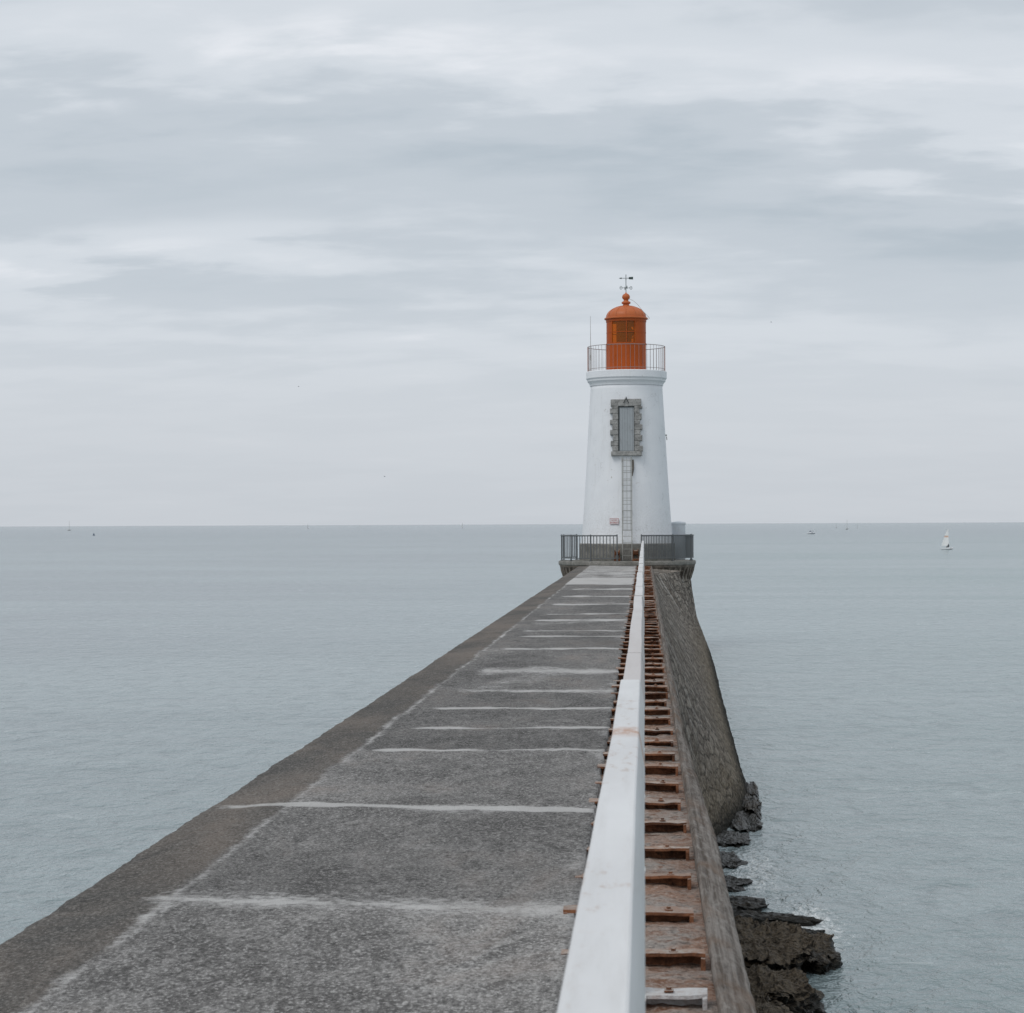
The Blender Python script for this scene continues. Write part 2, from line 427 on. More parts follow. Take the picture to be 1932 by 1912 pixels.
for y in rows:
    le = edge_k(y); re = -.318+.022*nz(3, y*1.8, 7)+.018*nz(2, y*8, 9)
    k = 0
    while bounds[k+1] < y: k += 1
    for zz, dx in ((-.7, -.05), (DECK-.5, -.01), (DECK-.10, -.004)):
        verts.append((le+dx+.015*nz(y, zz, 2), y, zz)); cd.append((.35, 0, 1, 1))
    for i in range(cols):
        t = i/(cols-1); x = le+(re-le)*t
        z = DECK+.010*nz(x*.9, y*.5, 4)+.008*nz(x*4, y*3, 5)
        d = max(0, -2.32-x); z -= d*.08
        if i == 0: z -= .015
        yj = y + .06*nz(x*1.1, y*.1+2, 8)+.02*nz(x*6, y*.3, 3)
        mor = 0
        for jy, hw, stg, xs0, hh, hs in J:
            if abs(jy-yj) < hh*2+.4:
                sl = jy + (x+1.2)*(-.10 if jy < 14 else .02) + .10*nz(x*1.6, jy*3, 2)+.04*nz(x*7, jy*3, 12)
                wv = hw*(1+1.1*nz(x*2.2, jy, 6))
                v = max(0, 1-abs(yj-sl)/(wv*1.7+.001))
                v = min(1, v*1.8)*stg*(.88+.7*nz(x*1.7, jy, 16))
                vh = max(0, 1-abs(yj-sl+.3*hh*nz(x*1.3,jy,31))/(hh*(1.3+1.2*nz(x*1.5, jy, 26))))*hs*(1.15+.8*nz(x*1.1, jy, 36))
                v = max(v, vh)
                if x < xs0+.2: v *= max(0, 1-(xs0+.2-x)/.2)
                mor = max(mor, v)
        bx = -2.27+.035*nz(y*.6, 1, 5)+.035*nz(y*2.5, 4, 5)
        v = max(0, 1-abs(x-bx-.02)/.06)*(.60+.40*nz(y*.7, 7, 2)); mor = max(mor, v)
        v = max(0, 1-(re-x)/.2)*(.34+.4*nz(y*1.2, 2, 9)); mor = max(mor, v)
        v = (nz(x*.9, y*.35, 51)-.20)*1.6
        if x > bx and v > 0: mor = max(mor, min(.42, v))
        if y > 60.8:
            pe = .9*nz(x*.8, 3, 40)
            e0 = min(1, max(0, (y-61.4-pe)/.6)); e1 = min(1, max(0, (69.6+pe-y)/.6))
            if x > -2.3: mor = max(mor, 1.0*e0*e1, (.55+.25*nz(x, y*.4, 41))*min(1, max(0,(y-69)/1)))
        st = 1/(1+math.exp(-(bx-x)/.04))
        tb = tint[min(k, len(tint)-1)]*(1+.2*nz(x*.8, y*.25, 11))
        verts.append((x, y, z)); cd.append((tb, mor, st, 1))
    verts.append((re+.012, y, DECK-.09)); cd.append((.3, 0, 0, 1))
W = cols+4
faces = [[j*W+i, j*W+i+1, (j+1)*W+i+1, (j+1)*W+i] for j in range(len(rows)-1) for i in range(W-1)]
path = obj_from('path', verts, faces, deckM, True)
ca = path.data.color_attributes.new('Tint', 'FLOAT_COLOR', 'POINT')
ca.data.foreach_set('color', [c for q in cd for c in q])
path["kind"] = "structure"

# ------------------------------------------------------------------ sea wall
wallroot = empty('sea_wall', (0.4, 40, 0), 'rough battered masonry sea wall carrying the concrete walkway', 'sea wall')
def child(o, root):
    o.parent = root
    o.location = Vector(o.location)-Vector(root.location)
    return o
v = []; ry = []
y = -5
while y < 89.8:
    ry.append(y); y += .2 if y < 6 else (.05 if y < 30 else .12)
nb = 18
for y in ry:
    for i in range(nb):
        x = -.35+(.63)*i/(nb-1)
        v.append((x, y, DECK-.055+.016*nz(x*7, y*5, 1)+.016*nz(x*2, y*1.3, 4)+.012*nz(x*18, y*14, 6)))
f = [[j*nb+i, j*nb+i+1, (j+1)*nb+i+1, (j+1)*nb+i] for j in range(len(ry)-1) for i in range(nb-1)]
child(obj_from('bed', v, f, bedM, True), wallroot)
def xo(y):
    t = min(1, max(0, (y-12.5)/6.0)); return .418-(.418-.345)*t
cp = [(.262,-.14),(.268,-.02),(.285,0),(.31,-.006),(.335,-.012),(.36,-.020),(.385,-.030),(.41,-.042),(.43,-.054),(.450,-.068),(.462,-.08),(.468,-.10),(.47,-.16),(.462,-.3)]
v = []
for y in ry:
    sx_ = (xo(y)-.262)/(.47-.262)
    blk = nz(math.floor(y/1.1)*3.7, 5, 5)*.004
    for i, (x, z) in enumerate(cp):
        j = .007*nz(x*50, y*1.2, 7)+.004*nz(x*40, y*9, 8)
        v.append((.262+(x-.262)*sx_+j*.4+((.006*nz(y*1.1, i*.2, 9)+.005*nz(y*5, 2, 9)+blk) if i > 6 else 0), y, DECK+z+.9*j+(blk if i > 1 else 0)))
n = len(cp)
f = [[j*n+i, j*n+i+1, (j+1)*n+i+1, (j+1)*n+i] for j in range(len(ry)-1) for i in range(n-1)]
o = obj_from('coping', v, f, copM, True); child(o, wallroot)
def foot(y):
    pts = [(-10,.62),(25,.62),(31,.70),(34,.85),(36.5,1.25),(39.5,1.80),(41.8,2.02),(44,2.08),(50,2.15),(65.5,2.38),(80,2.63),(89,2.74),(95,2.78)]
    for a, b in zip(pts, pts[1:]):
        if y <= b[0]:
            t = (y-a[0])/(b[0]-a[0]); return a[1]+(b[1]-a[1])*t
    return 2.78
wy = []
y = -5
while y < 92.2:
    wy.append(y); y += .5 if y < 26 else (.12 if y < 60 else .2)
nw = 48; v = []
zt0 = DECK-.22
for y in wy:
    fx = foot(y); xt = xo(y)-.012
    tt = min(1, max(0, (y-80)/12)); tt = tt*tt*(3-2*tt); xt += 1.45*tt     # the face swings out to meet the pier head
    ztop = zt0-.62*min(1, max(0, (y-88.2)/.8))
    for i in range(nw):
        z = ztop+(-.7-ztop)*i/(nw-1)
        s_ = (ztop-z)/ztop
        x = xt+(fx-xt)*s_-(fx-xt)*.03*math.sin(math.pi*min(1,s_))
        q = .015*nz(y*1.6, z*1.6, 2)+.015*nz(y*4.5, z*4.5, 7)+.02*nz(y*.35, z*.25, 4)*s_
        e = min(1, i/4)
        v.append((x+q*e, y, z))
f = [[j*nw+i, j*nw+i+1, (j+1)*nw+i+1, (j+1)*nw+i] for j in range(len(wy)-1) for i in range(nw-1)]
child(obj_from('wall_face', v, f, wallM, True), wallroot)
# sloping haunch between coping and the widened face by the pier head
v = []; hy = [q for q in wy if 79.5 < q < 89.6]
for y in hy:
    tt = min(1, max(0, (y-80)/12)); tt = tt*tt*(3-2*tt)
    xa = xo(y)-.02; xb = xo(y)-.012+1.45*tt
    for i in range(8):
        u = i/7; v.append((xa+(xb-xa)*u, y, zt0+.03+.05*(1-u)-.04*u+.02*nz(y*2, u*5, 3)))
f = [[j*8+i, j*8+i+1, (j+1)*8+i+1, (j+1)*8+i] for j in range(len(hy)-1) for i in range(7)]
child(obj_from('haunch', v, f, wallM, True), wallroot)

# ------------------------------------------------------------------ crossbars (rusty channels across the bed)
def crossbar_mesh(k):
    G = Geo()
    rk = random.Random(k+3)
    L0, L1 = (-.368+rk.uniform(0,.03), .25-rk.uniform(0,.03)) if k else (-.20, .245)
    ln = L1-L0
    nseg = 12
    def bar(cy, cz, dy, dz):
        n_ = nseg+1; vs = []
        for i in range(n_):
            x = L0+ln*i/nseg
            vs += [(x,cy-dy/2,cz-dz/2),(x,cy+dy/2,cz-dz/2),(x,cy+dy/2,cz+dz/2),(x,cy-dy/2,cz+dz/2)]
        fs = [[i*4+j,(i+1)*4+j,(i+1)*4+(j+1)%4,i*4+(j+1)%4] for i in range(nseg) for j in range(4)]
        fs += [[0,1,2,3],[nseg*4+j for j in (3,2,1,0)]]
        G.add(vs, fs)
    w_ = rk.uniform(.10,.15); hh = rk.uniform(.052,.060)
    bar(.012+w_*.1, hh-.004, w_, .014)
    bar(.045, hh/2-.008, .02, hh)
    bar(.0, -.014, .12, .010)
    for x in (L0+.010, L1-.010): G.box((x, -.005, hh/2-.008), (.018, .10, hh), bev=.002)
    vs = []
    for p in G.v:
        q = p.copy()
        q.z += .009*noise.noise(Vector((p.x*9+k*5, p.y*20, p.z*9)))
        q.y += .026*noise.noise(Vector((p.x*14+k*3, p.y*5, 3)))
        vs.append(q)
    G.v = vs
    return G
bars = []
D = [8.02,8.78,9.72,10.7,11.6,12.6]
while D[-1]+.97 < 88.6: D.append(D[-1]+.97*(1+random.uniform(-.05, .05)))
extra = [7.05, 6.1, 5.1, 4.1]
protos = []
NP = 12
for k in range(NP):
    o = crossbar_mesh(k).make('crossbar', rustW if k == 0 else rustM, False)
    protos.append(o)
used = set()
for i, y in enumerate(D+extra):
    k = 0 if i == 0 else 1+(i*5 % (NP-1))
    if k in used:
        o = protos[k].copy(); link(o)
    else:
        o = protos[k]; used.add(k)
    o.name = 'crossbar'
    o.location = (random.uniform(-.015,.010), y, DECK-.054+random.uniform(-.012,.006))
    o.rotation_euler = (random.uniform(-.05,.05), random.uniform(-.02,.02), random.uniform(-.03,.03))
    tag(o, 'whitish painted steel crossbar bolted across the rusty bed' if k == 0 else 'rusty steel channel crossbar bolted across the concrete bed', 'crossbar', 'rusty crossbars under the handrail')
    bars.append(o)
G = Geo(); G.box((0,0,.004), (.035,.04,.008), bev=.002); G.tube([(0,0,.006),(0,0,.018)], .010, 6)
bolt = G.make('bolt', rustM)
first = True
for o in bars[:26]:
    b = bolt if first else bolt.copy()
    if not first: link(b)
    first = False
    b.parent = o; b.location = (.110+random.uniform(-.01,.01), 0.018, .059)

# ------------------------------------------------------------------ handrail
rr = empty('handrail', (-.065, 45, DECK), 'long white painted box section handrail on posts along the jetty', 'handrail')
prof = [(-.133,-.010),(-.130,-.003),(-.125,0),(-.031,0),(-.026,-.003),(-.0235,-.009),(-.002,-.11),(-.004,-.12),(-.012,-.125),(-.118,-.125),(-.128,-.12),(-.131,-.112)]
def rail_seg(ya, yb, za, zb, dx, dx2, wa=1, wb=1):
    G = Geo(); n = len(prof); st = 14
    for s in range(st+1):
        t = s/st; y = ya+(yb-ya)*t; z = za+(zb-za)*t; ww = wa+(wb-wa)*t
        w = .0025*nz(y*.8, 3, 1)
        G.v += [Vector((px*ww+dx+(dx2-dx)*t+w, y, pz+z+w)) for px, pz in prof]
    for s in range(st):
        for i in range(n):
            G.f.append([s*n+i, (s+1)*n+i, (s+1)*n+(i+1)%n, s*n+(i+1)%n]); G.m.append(0)
    G.f.append(list(range(n))); G.m.append(0); G.f.append([st*n+i for i in range(n)][::-1]); G.m.append(0)
    return G
RZ = H-.71
segs = [(-1.5,7.20,RZ-.004,RZ+.0,0,0,1.17,.85),(7.208,9.63,RZ-.002,RZ+.003,0,0,.85,.83),(9.634,12.0,RZ-.014,RZ-.020,.002,.001,.79,.75),(12.006,14.6,RZ-.018,RZ-.012,.002,-.001,.74,.74),(14.606,17.6,RZ-.012,RZ-.006,-.002,.002,.74,.74)]
y = 17.606
while y < 86:
    yb = min(y+3.4, 87.6); wv = random.uniform(.72,.77)
    segs.append((y, yb-.006, RZ+random.uniform(-.018,.008), RZ+random.uniform(-.016,.008), random.uniform(-.006,.004), random.uniform(-.006,.004), wv, wv))
    y = yb
for s in segs:
    o = rail_seg(*s).make('rail_segment', handM); autosmooth(o, 30); child(o, rr)
G = Geo(); G.box((0,0,.5), (.06,.07,.92), bev=.008); G.box((0,0,.04), (.11,.13,.016), bev=.003)
post = G.make('post', thinW); first = True
y = 2.2
while y < 87:
    o = post if first else post.copy()
    if not first: link(o)
    first = False
    o.parent = rr; o.location = Vector((-.055, y, DECK-.05))-rr.location
    y += 2.91

# ------------------------------------------------------------------ round platform
plat = empty('round_platform', (CX, CY, PLAT), 'round stone pier head with corbelled rim carrying the lighthouse', 'platform')
G = Geo()
G.lathe([(0.02,0),(2.0,0),(2.90,0),(2.955,-.02),(2.97,-.07),(2.96,-.16),(2.93,-.19)], 96, (CX,CY,PLAT))
G.v = [q + Vector((q.x-CX, q.y-CY, 0))*(.006*noise.noise(q*3)) + Vector((0,0,.012*noise.noise(q*4))) for q in G.v]
o = G.make('slab', pedM, True); autosmooth(o); child(o, plat)
G = Geo()
G.lathe([(2.93,-.19),(2.92,-.26),(2.84,-.36),(2.80,-.42)], 96, (CX,CY,PLAT))
for i in range(56):
    a = 2*math.pi*i/56
    rot = Matrix.Rotation(a, 3, 'Z')
    w_ = .055+.02*nz(i*1.7, 2, 2)
    vs = [Vector(q) for q in [(2.60,-w_,-.30),(2.91,-w_,-.26),(2.60,w_,-.30),(2.91,w_,-.26),(2.60,-.05,-.80),(2.76,-.05,-.80),(2.60,.05,-.80),(2.76,.05,-.80),(2.88,-w_,-.44),(2.88,w_,-.44)]]
    vs = [rot @ (q+Vector((.02,.012,.03))*noise.noise(q*7+Vector((i,0,0)))) + Vector((CX,CY,PLAT)) for q in vs]
    G.add(vs, [[0,1,3,2],[1,8,9,3],[8,5,7,9],[4,6,7,5],[0,4,5,8,1],[2,3,9,7,6],[0,2,6,4]])
o = G.make('corbel_band', darkstone); child(o, plat)
G = Geo()
pr = [(2.72,-.26),(2.73,-.8),(2.76,-.95),(2.80,-1.3),(2.93,-2.1),(3.13,-3.2),(3.30,-4.4)]
pts = []
for k in range(len(pr)-1):
    for s in range(6):
        t = s/6; pts.append((pr[k][0]*(1-t)+pr[k+1][0]*t, pr[k][1]*(1-t)+pr[k+1][1]*t))
pts.append(pr[-1])
G.lathe(pts, 120, (CX,CY,PLAT))
G.v = [q + Vector((q.x-CX, q.y-CY, 0)).normalized()*(.02*noise.noise(q*1.6)+.015*noise.noise(q*4)) for q in G.v]
o = G.make('drum', wallM, True); child(o, plat)

# ------------------------------------------------------------------ guardrails on the platform
def guardrail(a0, a1, label, step=.105, posts_every=1.3, r=2.86):
    root = empty('guardrail', (CX, CY, PLAT), label, 'railing', 'grey guardrails round the pier head')
    G = Geo(); L = abs(a1-a0)*r; n = max(8, int(L/.15))
    pt = lambda a, z, rr_=r: Vector((rr_*math.cos(a), rr_*math.sin(a), z))
    G.tube([pt(a0+(a1-a0)*i/n, 1.08) for i in range(n+1)], .028, 8); G.make('top_rail', railM, True, root)
    G = Geo(); G.tube([pt(a0+(a1-a0)*i/n, .12) for i in range(n+1)], .02, 6); G.make('bottom_rail', railM, True, root)
    G = Geo(); nb_ = int(L/step)
    for i in range(nb_+1):
        a = a0+(a1-a0)*i/nb_
        rot = Matrix.Rotation(a, 3, 'Z')
        G.box(pt(a, .60), (.012, .035, .96), rot)
    G.make('balusters', railM, False, root)
    npst = max(1, round(L/posts_every))
    for i in range(npst+1):
        a = a0+(a1-a0)*i/npst
        G = Geo(); G.box((0,0,.56), (.05,.05,1.14), Matrix.Rotation(a,3,'Z'), bev=.006); G.box((0,0,.01), (.12,.12,.02), Matrix.Rotation(a,3,'Z'))
        o = G.make('post', railM, False, root); o.location = pt(a, 0)
    return root
aL = -math.pi/2-math.asin(.40/2.86); aR = -math.pi/2+math.asin(.62/2.86)
guardrail(aL, aL-2.1, 'curved grey metal guardrail beside the walkway entrance', .15)
guardrail(aR, aR+2.1, 'dense grey metal guardrail above the seaward wall', .075, 1.45)

G = Geo()
G.lathe([(.30,0),(.31,.02),(.31,1.52),(.33,1.54),(.33,1.60),(.30,1.64),(.02,1.68)], 32)
o = G.make('cabinet', painted('cool_white_cabinet_paint', (.66,.69,.72), amt=.3)); autosmooth(o); o.location = (1.50, 93.35, PLAT)
tag(o, 'round whitish metal cabinet standing on the pier head beside the tower', 'cabinet')

for xx, yy, s in ((-1.14, 89.75, 1.0), (-.36, 89.85, 1.05)):
    root = empty('mooring_winch', (xx, yy, PLAT), 'small rusty brown winch at the ladder foot', 'winch', 'rusty winches by the tower')
    G = Geo(); G.box((0,0,.05), (.34,.3,.1), bev=.01)
    for sx in (-.13,.13): G.box((sx,0,.28), (.03,.22,.4), bev=.006)
    G.make('frame', rustM, False, root)
    G = Geo(); G.tube([(-.12,0,.34),(-.10,0,.34),(-.10,0,.34),(.10,0,.34),(.10,0,.34),(.12,0,.34)], .1, 16, radii=[.17,.17,.10,.10,.17,.17])
    o = G.make('drum', rustM, False, root)
    root.scale = (s*.8,s*.8,s*1.0)

# ------------------------------------------------------------------ lighthouse
LH = empty('lighthouse', (CX, CY, PLAT), 'white tapered lighthouse with orange red lantern on the pier head', 'lighthouse')
def LHc(o): return child(o, LH)
tw = [(4.50,2.02),(4.88,1.955),(5.46,1.905),(6.4,1.84),(7.41,1.775),(8.3,1.722),(9.25,1.672),(10.3,1.61),(11.32,1.552)]
def rad(z):
    if z <= tw[0][0]: return tw[0][1]
    for a, b in zip(tw, tw[1:]):
        if z <= b[0]:
            t = (z-a[0])/(b[0]-a[0]); return a[1]+(b[1]-a[1])*t
    return tw[-1][1]
G = Geo()
prof_t = []
z = 4.54
while z < 11.34: prof_t.append((rad(z), z)); z += .17
prof_t.append((1.552, 11.34))
G.lathe(prof_t, 96, (CX, CY, 0)); o = G.make('tower', whiteM, True); LHc(o)
G = Geo(); G.lathe([(2.08,PLAT-.01),(2.08,4.50),(2.04,4.54),(1.9,4.545)], 96, (CX,CY,0)); o = G.make('plinth', pedM, True); autosmooth(o); LHc(o)
G = Geo(); G.lathe([(1.54,11.34),(1.585,11.34),(1.59,11.40),(1.63,11.47),(1.69,11.53),(1.70,11.60),(1.715,11.62),(1.735,11.64),(1.745,11.66),(1.745,11.93),(1.73,11.955),(.02,11.975)], 96, (CX,CY,0))
o = G.make('cornice', whiteM, True); autosmooth(o, 25); LHc(o)
G = Geo(); G.box((CX+1.69, CY, 9.2), (.10,.07,.08), bev=.01); G.tube([(CX+1.72,CY,9.14),(CX+1.74,CY,9.0)], .02, 6); LHc(G.make('bracket', greyM))

lean = math.atan((1.736-1.585)/2.44)
zc = 9.48; fr = Matrix.Rotation(-lean, 3, 'X')
yw = CY-rad(zc)
def dp(x, y, z):
    return Vector((CX, yw, zc)) + fr @ Vector((x, y, z))
G = Geo(); k = 0
hs = [.23,.21,.25,.22,.24,.2,.26,.22,.24]
zb = -1.02
for h in hs:
    if zb > .88: break
    h = min(h, .9-zb)
    for s in (-1, 1):
        w = (.335 if (k+(s > 0)) % 2 else .235)+random.uniform(-.025,.025)
        xin = .345
        G.box(dp(s*(xin+w/2), .02, zb+h/2), (w, .26, h-.006), fr, bev=.018)
    zb += h; k += 1
G.box(dp(0, .02, -1.12), (1.30, .28, .19), fr, bev=.02)
G.box(dp(-.34, .02, 1.05), (.64, .27, .29), fr, bev=.02); G.box(dp(.34, .02, 1.06), (.60, .27, .31), fr, bev=.02)
G.box(dp(0, .0, 1.05), (.16, .28, .33), fr, bev=.02)
LHc(G.make('door_frame', stoneM))
G = Geo(); G.box(dp(0, -.005, -.06), (.69, .10, 1.94), fr)
for s in range(6): G.box(dp(-.225+.11*s, -.062, -.06), (.100, .014, 1.88), fr, bev=.004)
door = LHc(G.make('door', doorM))
G = Geo(); G.box(dp(-.318, -.075, -.06), (.035, .05, 1.9), fr); G.box(dp(.332, -.075, -.06), (.012, .04, 1.9), fr); G.box(dp(0, -.075, .885), (.66, .05, .05), fr)
LHc(G.make('door_recess_shade', blackM))  # dark strips stand in for the shadow inside the door recess
G = Geo(); G.tube([dp(.23,-.08,-.1),dp(.23,-.11,-.1),dp(.18,-.11,-.1)], .012, 8); o = G.make('handle', greyM); o.parent = door
G = Geo(); G.tube([dp(-.11,-.17,1.02),dp(-.02,-.2,1.2),dp(0,-.2,1.26),dp(.02,-.2,1.2),dp(.11,-.17,1.02)], .018, 6); G.tube([dp(0,-.2,1.25),dp(0,.0,1.3)], .018, 6)
LHc(G.make('door_ornament', blackM))  # pointed triangular ornament above the door
def lp(x, z, off):
    r = rad(max(z,4.54)) + (.08 if z < 4.6 else 0)
    return Vector((CX+.02+x, CY-r-off, z))
ladM = painted('weathered_ladder_metal', (.36,.36,.34), (.2,.13,.09), .8, .6, 4)
G = Geo(); zt, zbm = 8.22, 3.84
zs = [zbm+(zt-zbm)*i/12 for i in range(13)]
for s in (-.2,.2): G.tube([lp(s, z, .16) for z in zs], .020, 8)
z = zbm+.2
while z < zt: G.tube([lp(-.2,z,.16), lp(.2,z,.16)], .011, 6); z += .27
for z in (4.7,5.9,7.1,8.1):
    for s in (-.2,.2): G.box(lp(s,z,.07), (.03,.18,.03))
LHc(G.make('ladder', ladM))
G = Geo()
z = 5.1
while z < 8.2:
    ring = []
    for i in range(13):
        a = math.pi*i/12
        ring.append(lp(-.215*math.cos(a), z, .16+.42*math.sin(a)))
    G.tube(ring, .010, 6); z += .42
for i in (3,6,9):
    a = math.pi*i/12
    G.tube([lp(-.215*math.cos(a), zz, .16+.42*math.sin(a)) for zz in (5.1,6,7,8.2)], .009, 6)
LHc(G.make('ladder_cage', ladM))
G = Geo()
G.tube([Vector((CX+.27, CY-rad(8.1)-.04, 8.1)), Vector((CX+.275, CY-rad(7.8)-.03, 7.75)), Vector((CX+.25, CY-rad(7.4)-.02, 7.4))], .05, 8, radii=[.045,.05,.015])
LHc(G.make('wall_stain', darkstone))  # dark stain beside the ladder, modelled as a tapered shape

sx = (1160-1183)/43.5; szn = 5.39+(988-983.5)/43.5
ry_ = CY-math.sqrt(rad(szn)**2-sx**2)-.05
ang = math.atan2(sx, rad(szn))
G = Geo(); G.box((0,0,0), (.40,.015,.26), bev=.003)
sg = G.make('sign', flat('sign_white', (.72,.70,.70), .5, var=.03)); sg.location = (CX+sx, ry_, szn); sg.rotation_euler = (0,0,ang); LHc(sg)
sred = flat('sign_red', (.45,.04,.04), .5)
G = Geo()
for zz in (-.118,.118): G.box((0,-.0095,zz), (.385,.003,.010))
for xx in (-.185,.185): G.box((xx,-.0095,0), (.010,.003,.22))
G.make('border', sred, False, sg)
for txt, zz in (('ACCES',.015),('INTERDIT',-.085)):
    cu = bpy.data.curves.new('lettering', 'FONT'); cu.body = txt; cu.size = .080; cu.align_x = 'CENTER'; cu.extrude = .001
    to = bpy.data.objects.new('tmp', cu); link(to)
    bpy.context.view_layer.update()
    me = bpy.data.meshes.new_from_object(to.evaluated_get(bpy.context.evaluated_depsgraph_get()))
    bpy.data.objects.remove(to)
    me.materials.clear(); me.materials.append(sred)
    lo = link(bpy.data.objects.new('lettering', me)); lo.parent = sg; lo.location = (0,-.0105,zz); lo.rotation_euler = (R(90),0,0)

lan = empty('lantern', (0,0,0), '', ''); del lan["label"]; del lan["category"]
lan.parent = LH; lan.location = Vector((CX,CY,11.97))-LH.location
def Lc(G, name, mat, auto=True):
    o = G.make(name, mat)
    if auto: autosmooth(o)
    o.parent = lan; return o
G = Geo(); r0 = .855
G.lathe([(r0+.03,0),(r0+.03,.07),(r0,.08),(r0,1.20)], 48)
G.lathe([(r0+.022,1.155),(r0+.022,1.215),(r0-.04,1.22)], 48)
G.lathe([(r0-.03,2.14),(r0+.02,2.145),(r0+.02,2.26),(r0,2.27)], 48)
for i in range(8):
    a = 2*math.pi*i/8+.2; G.box((math.cos(a)*(r0+.001), math.sin(a)*(r0+.001), .62), (.012,.04,1.06), Matrix.Rotation(a,3,'Z'))
def arc(a0, a1, z0, z1, rr_=r0):
    n_ = max(2, int((a1-a0)/R(5)))
    G.lathe([(rr_, z0),(rr_, z1)], n_, a0=a0, a1=a1)
arc(R(-62), R(28), 1.2, 2.15); arc(R(77), R(118), 1.2, 2.15); arc(R(167), R(360-134), 1.2, 2.15)
for a in (R(-134),R(-89),R(-64),R(29),R(76),R(119),R(166)):
    G.box((math.cos(a)*r0, math.sin(a)*r0, 1.68), (.04,.03,.96), Matrix.Rotation(a,3,'Z'))
G.lathe([(r0+.008,1.66),(r0+.008,1.69),(r0-.01,1.69)], 48)
Lc(G, 'lantern_room', orangeM)
gm = M('amber_glass'); b = gm.n('ShaderNodeBsdfPrincipled'); gm.set(b,'Base Color',(.46,.12,.006,1)); gm.set(b,'Roughness',.2)
tr = gm.n('ShaderNodeBsdfTransparent'); gm.set(tr,'Color',(.95,.40,.05,1)); mx = gm.n('ShaderNodeMixShader'); gm.set(mx,0,.45)
gm.t.links.new(tr.outputs[0], mx.inputs[1]); gm.t.links.new(b.outputs[0], mx.inputs[2]); oo = gm.n('ShaderNodeOutputMaterial'); gm.t.links.new(mx.outputs[0], oo.inputs[0])
for a0, a1 in [(R(-132),R(-90)),(R(-88),R(-65)),(R(30),R(75)),(R(120),R(165))]:
    G = Geo(); G.lathe([(r0-.012,1.2),(r0-.012,2.15)], 8, a0=a0, a1=a1); Lc(G, 'glass_pane', gm.mat)
G = Geo(); G.lathe([(.02,1.0),(.22,1.0),(.22,1.3),(.12,1.32),(.12,1.45),(.26,1.5),(.34,1.68),(.26,1.86),(.14,1.92),(.14,2.02),(.02,2.04)], 24); G.box((.14,-.45,1.75), (.5,.05,.05)); G.box((.2,-.4,1.98), (.55,.3,.12)); G.box((.05,-.45,1.42), (.5,.05,.05)); G.box((.34,-.45,1.6),(.06,.05,.7))
Lc(G, 'lamp', blackM)
G = Geo()
dm = [(.80,2.26),(.93,2.26),(.945,2.275),(.945,2.315),(.92,2.33),(.86,2.345)]
for i in range(1, 13):
    a = i/12*R(80); dm.append((.86*math.cos(a)*.98+.02, 2.345+.52*math.sin(a)))
dm += [(.14,2.885),(.13,2.93)]
G.lathe(dm, 48)
for i in range(12):
    a = 2*math.pi*i/12
    G.tube([(r*1.002*math.cos(a), r*1.002*math.sin(a), z+.002) for r, z in dm[5:18]], .009, 6)
Lc(G, 'dome', domeM)
G = Geo()
fn_ = [(.13,2.93),(.185,2.95),(.20,2.99),(.185,3.03),(.12,3.06),(.10,3.10),(.11,3.13),(.155,3.17),(.172,3.23),(.165,3.29),(.13,3.345),(.08,3.38),(.04,3.40),(.02,3.44),(.01,3.45)]
G.lathe(fn_, 28); Lc(G, 'finial', domeM)
G = Geo()
G.tube([(0,0,3.40),(0,0,4.22)], .014, 8)
zc_ = 3.64
for a in (R(12), R(102)):
    dx, dy = math.cos(a), math.sin(a)
    G.tube([(-dx*.27,-dy*.27,zc_),(dx*.27,dy*.27,zc_)], .010, 6)
    for s in (-1,1):
        cx_, cy_ = s*dx*.22, s*dy*.22
        G.tube([(cx_+.05*math.cos(t)*dx, cy_+.05*math.cos(t)*dy, zc_+.07*math.sin(t)) for t in [2*math.pi*i/12 for i in range(12)]], .009, 6, closed=True)
G.tube([(-.30,0,4.06),(.30,0,4.06)], .012, 6)
G.add([(-.30,0,4.06),(-.19,0,4.10),(-.19,0,4.02),(-.30,.006,4.06),(-.19,.006,4.10),(-.19,.006,4.02)], [[0,1,2],[3,5,4],[0,3,4,1],[1,4,5,2],[2,5,3,0]])
G.add([(.10,0,4.06),(.14,0,4.11),(.31,0,4.12),(.31,0,4.00),(.14,0,4.01),(.10,.008,4.06),(.14,.008,4.11),(.31,.008,4.12),(.31,.008,4.00),(.14,.008,4.01)], [[0,1,2,3,4],[9,8,7,6,5],[0,5,6,1],[1,6,7,2],[2,7,8,3],[3,8,9,4],[4,9,5,0]])
G.lathe([(.001,3.98),(.03,4.0),(.001,4.02)], 10)
Lc(G, 'weather_vane', dkgrn, False)
G = Geo(); G.tube([(.10,-.1,3.15),(.30,-.12,3.08),(.50,-.15,2.90),(.72,-.15,2.62),(.93,-.15,2.40),(1.01,-.15,2.30),(.95,-.15,2.24)], .010, 6)
Lc(G, 'lightning_cable', greyM)

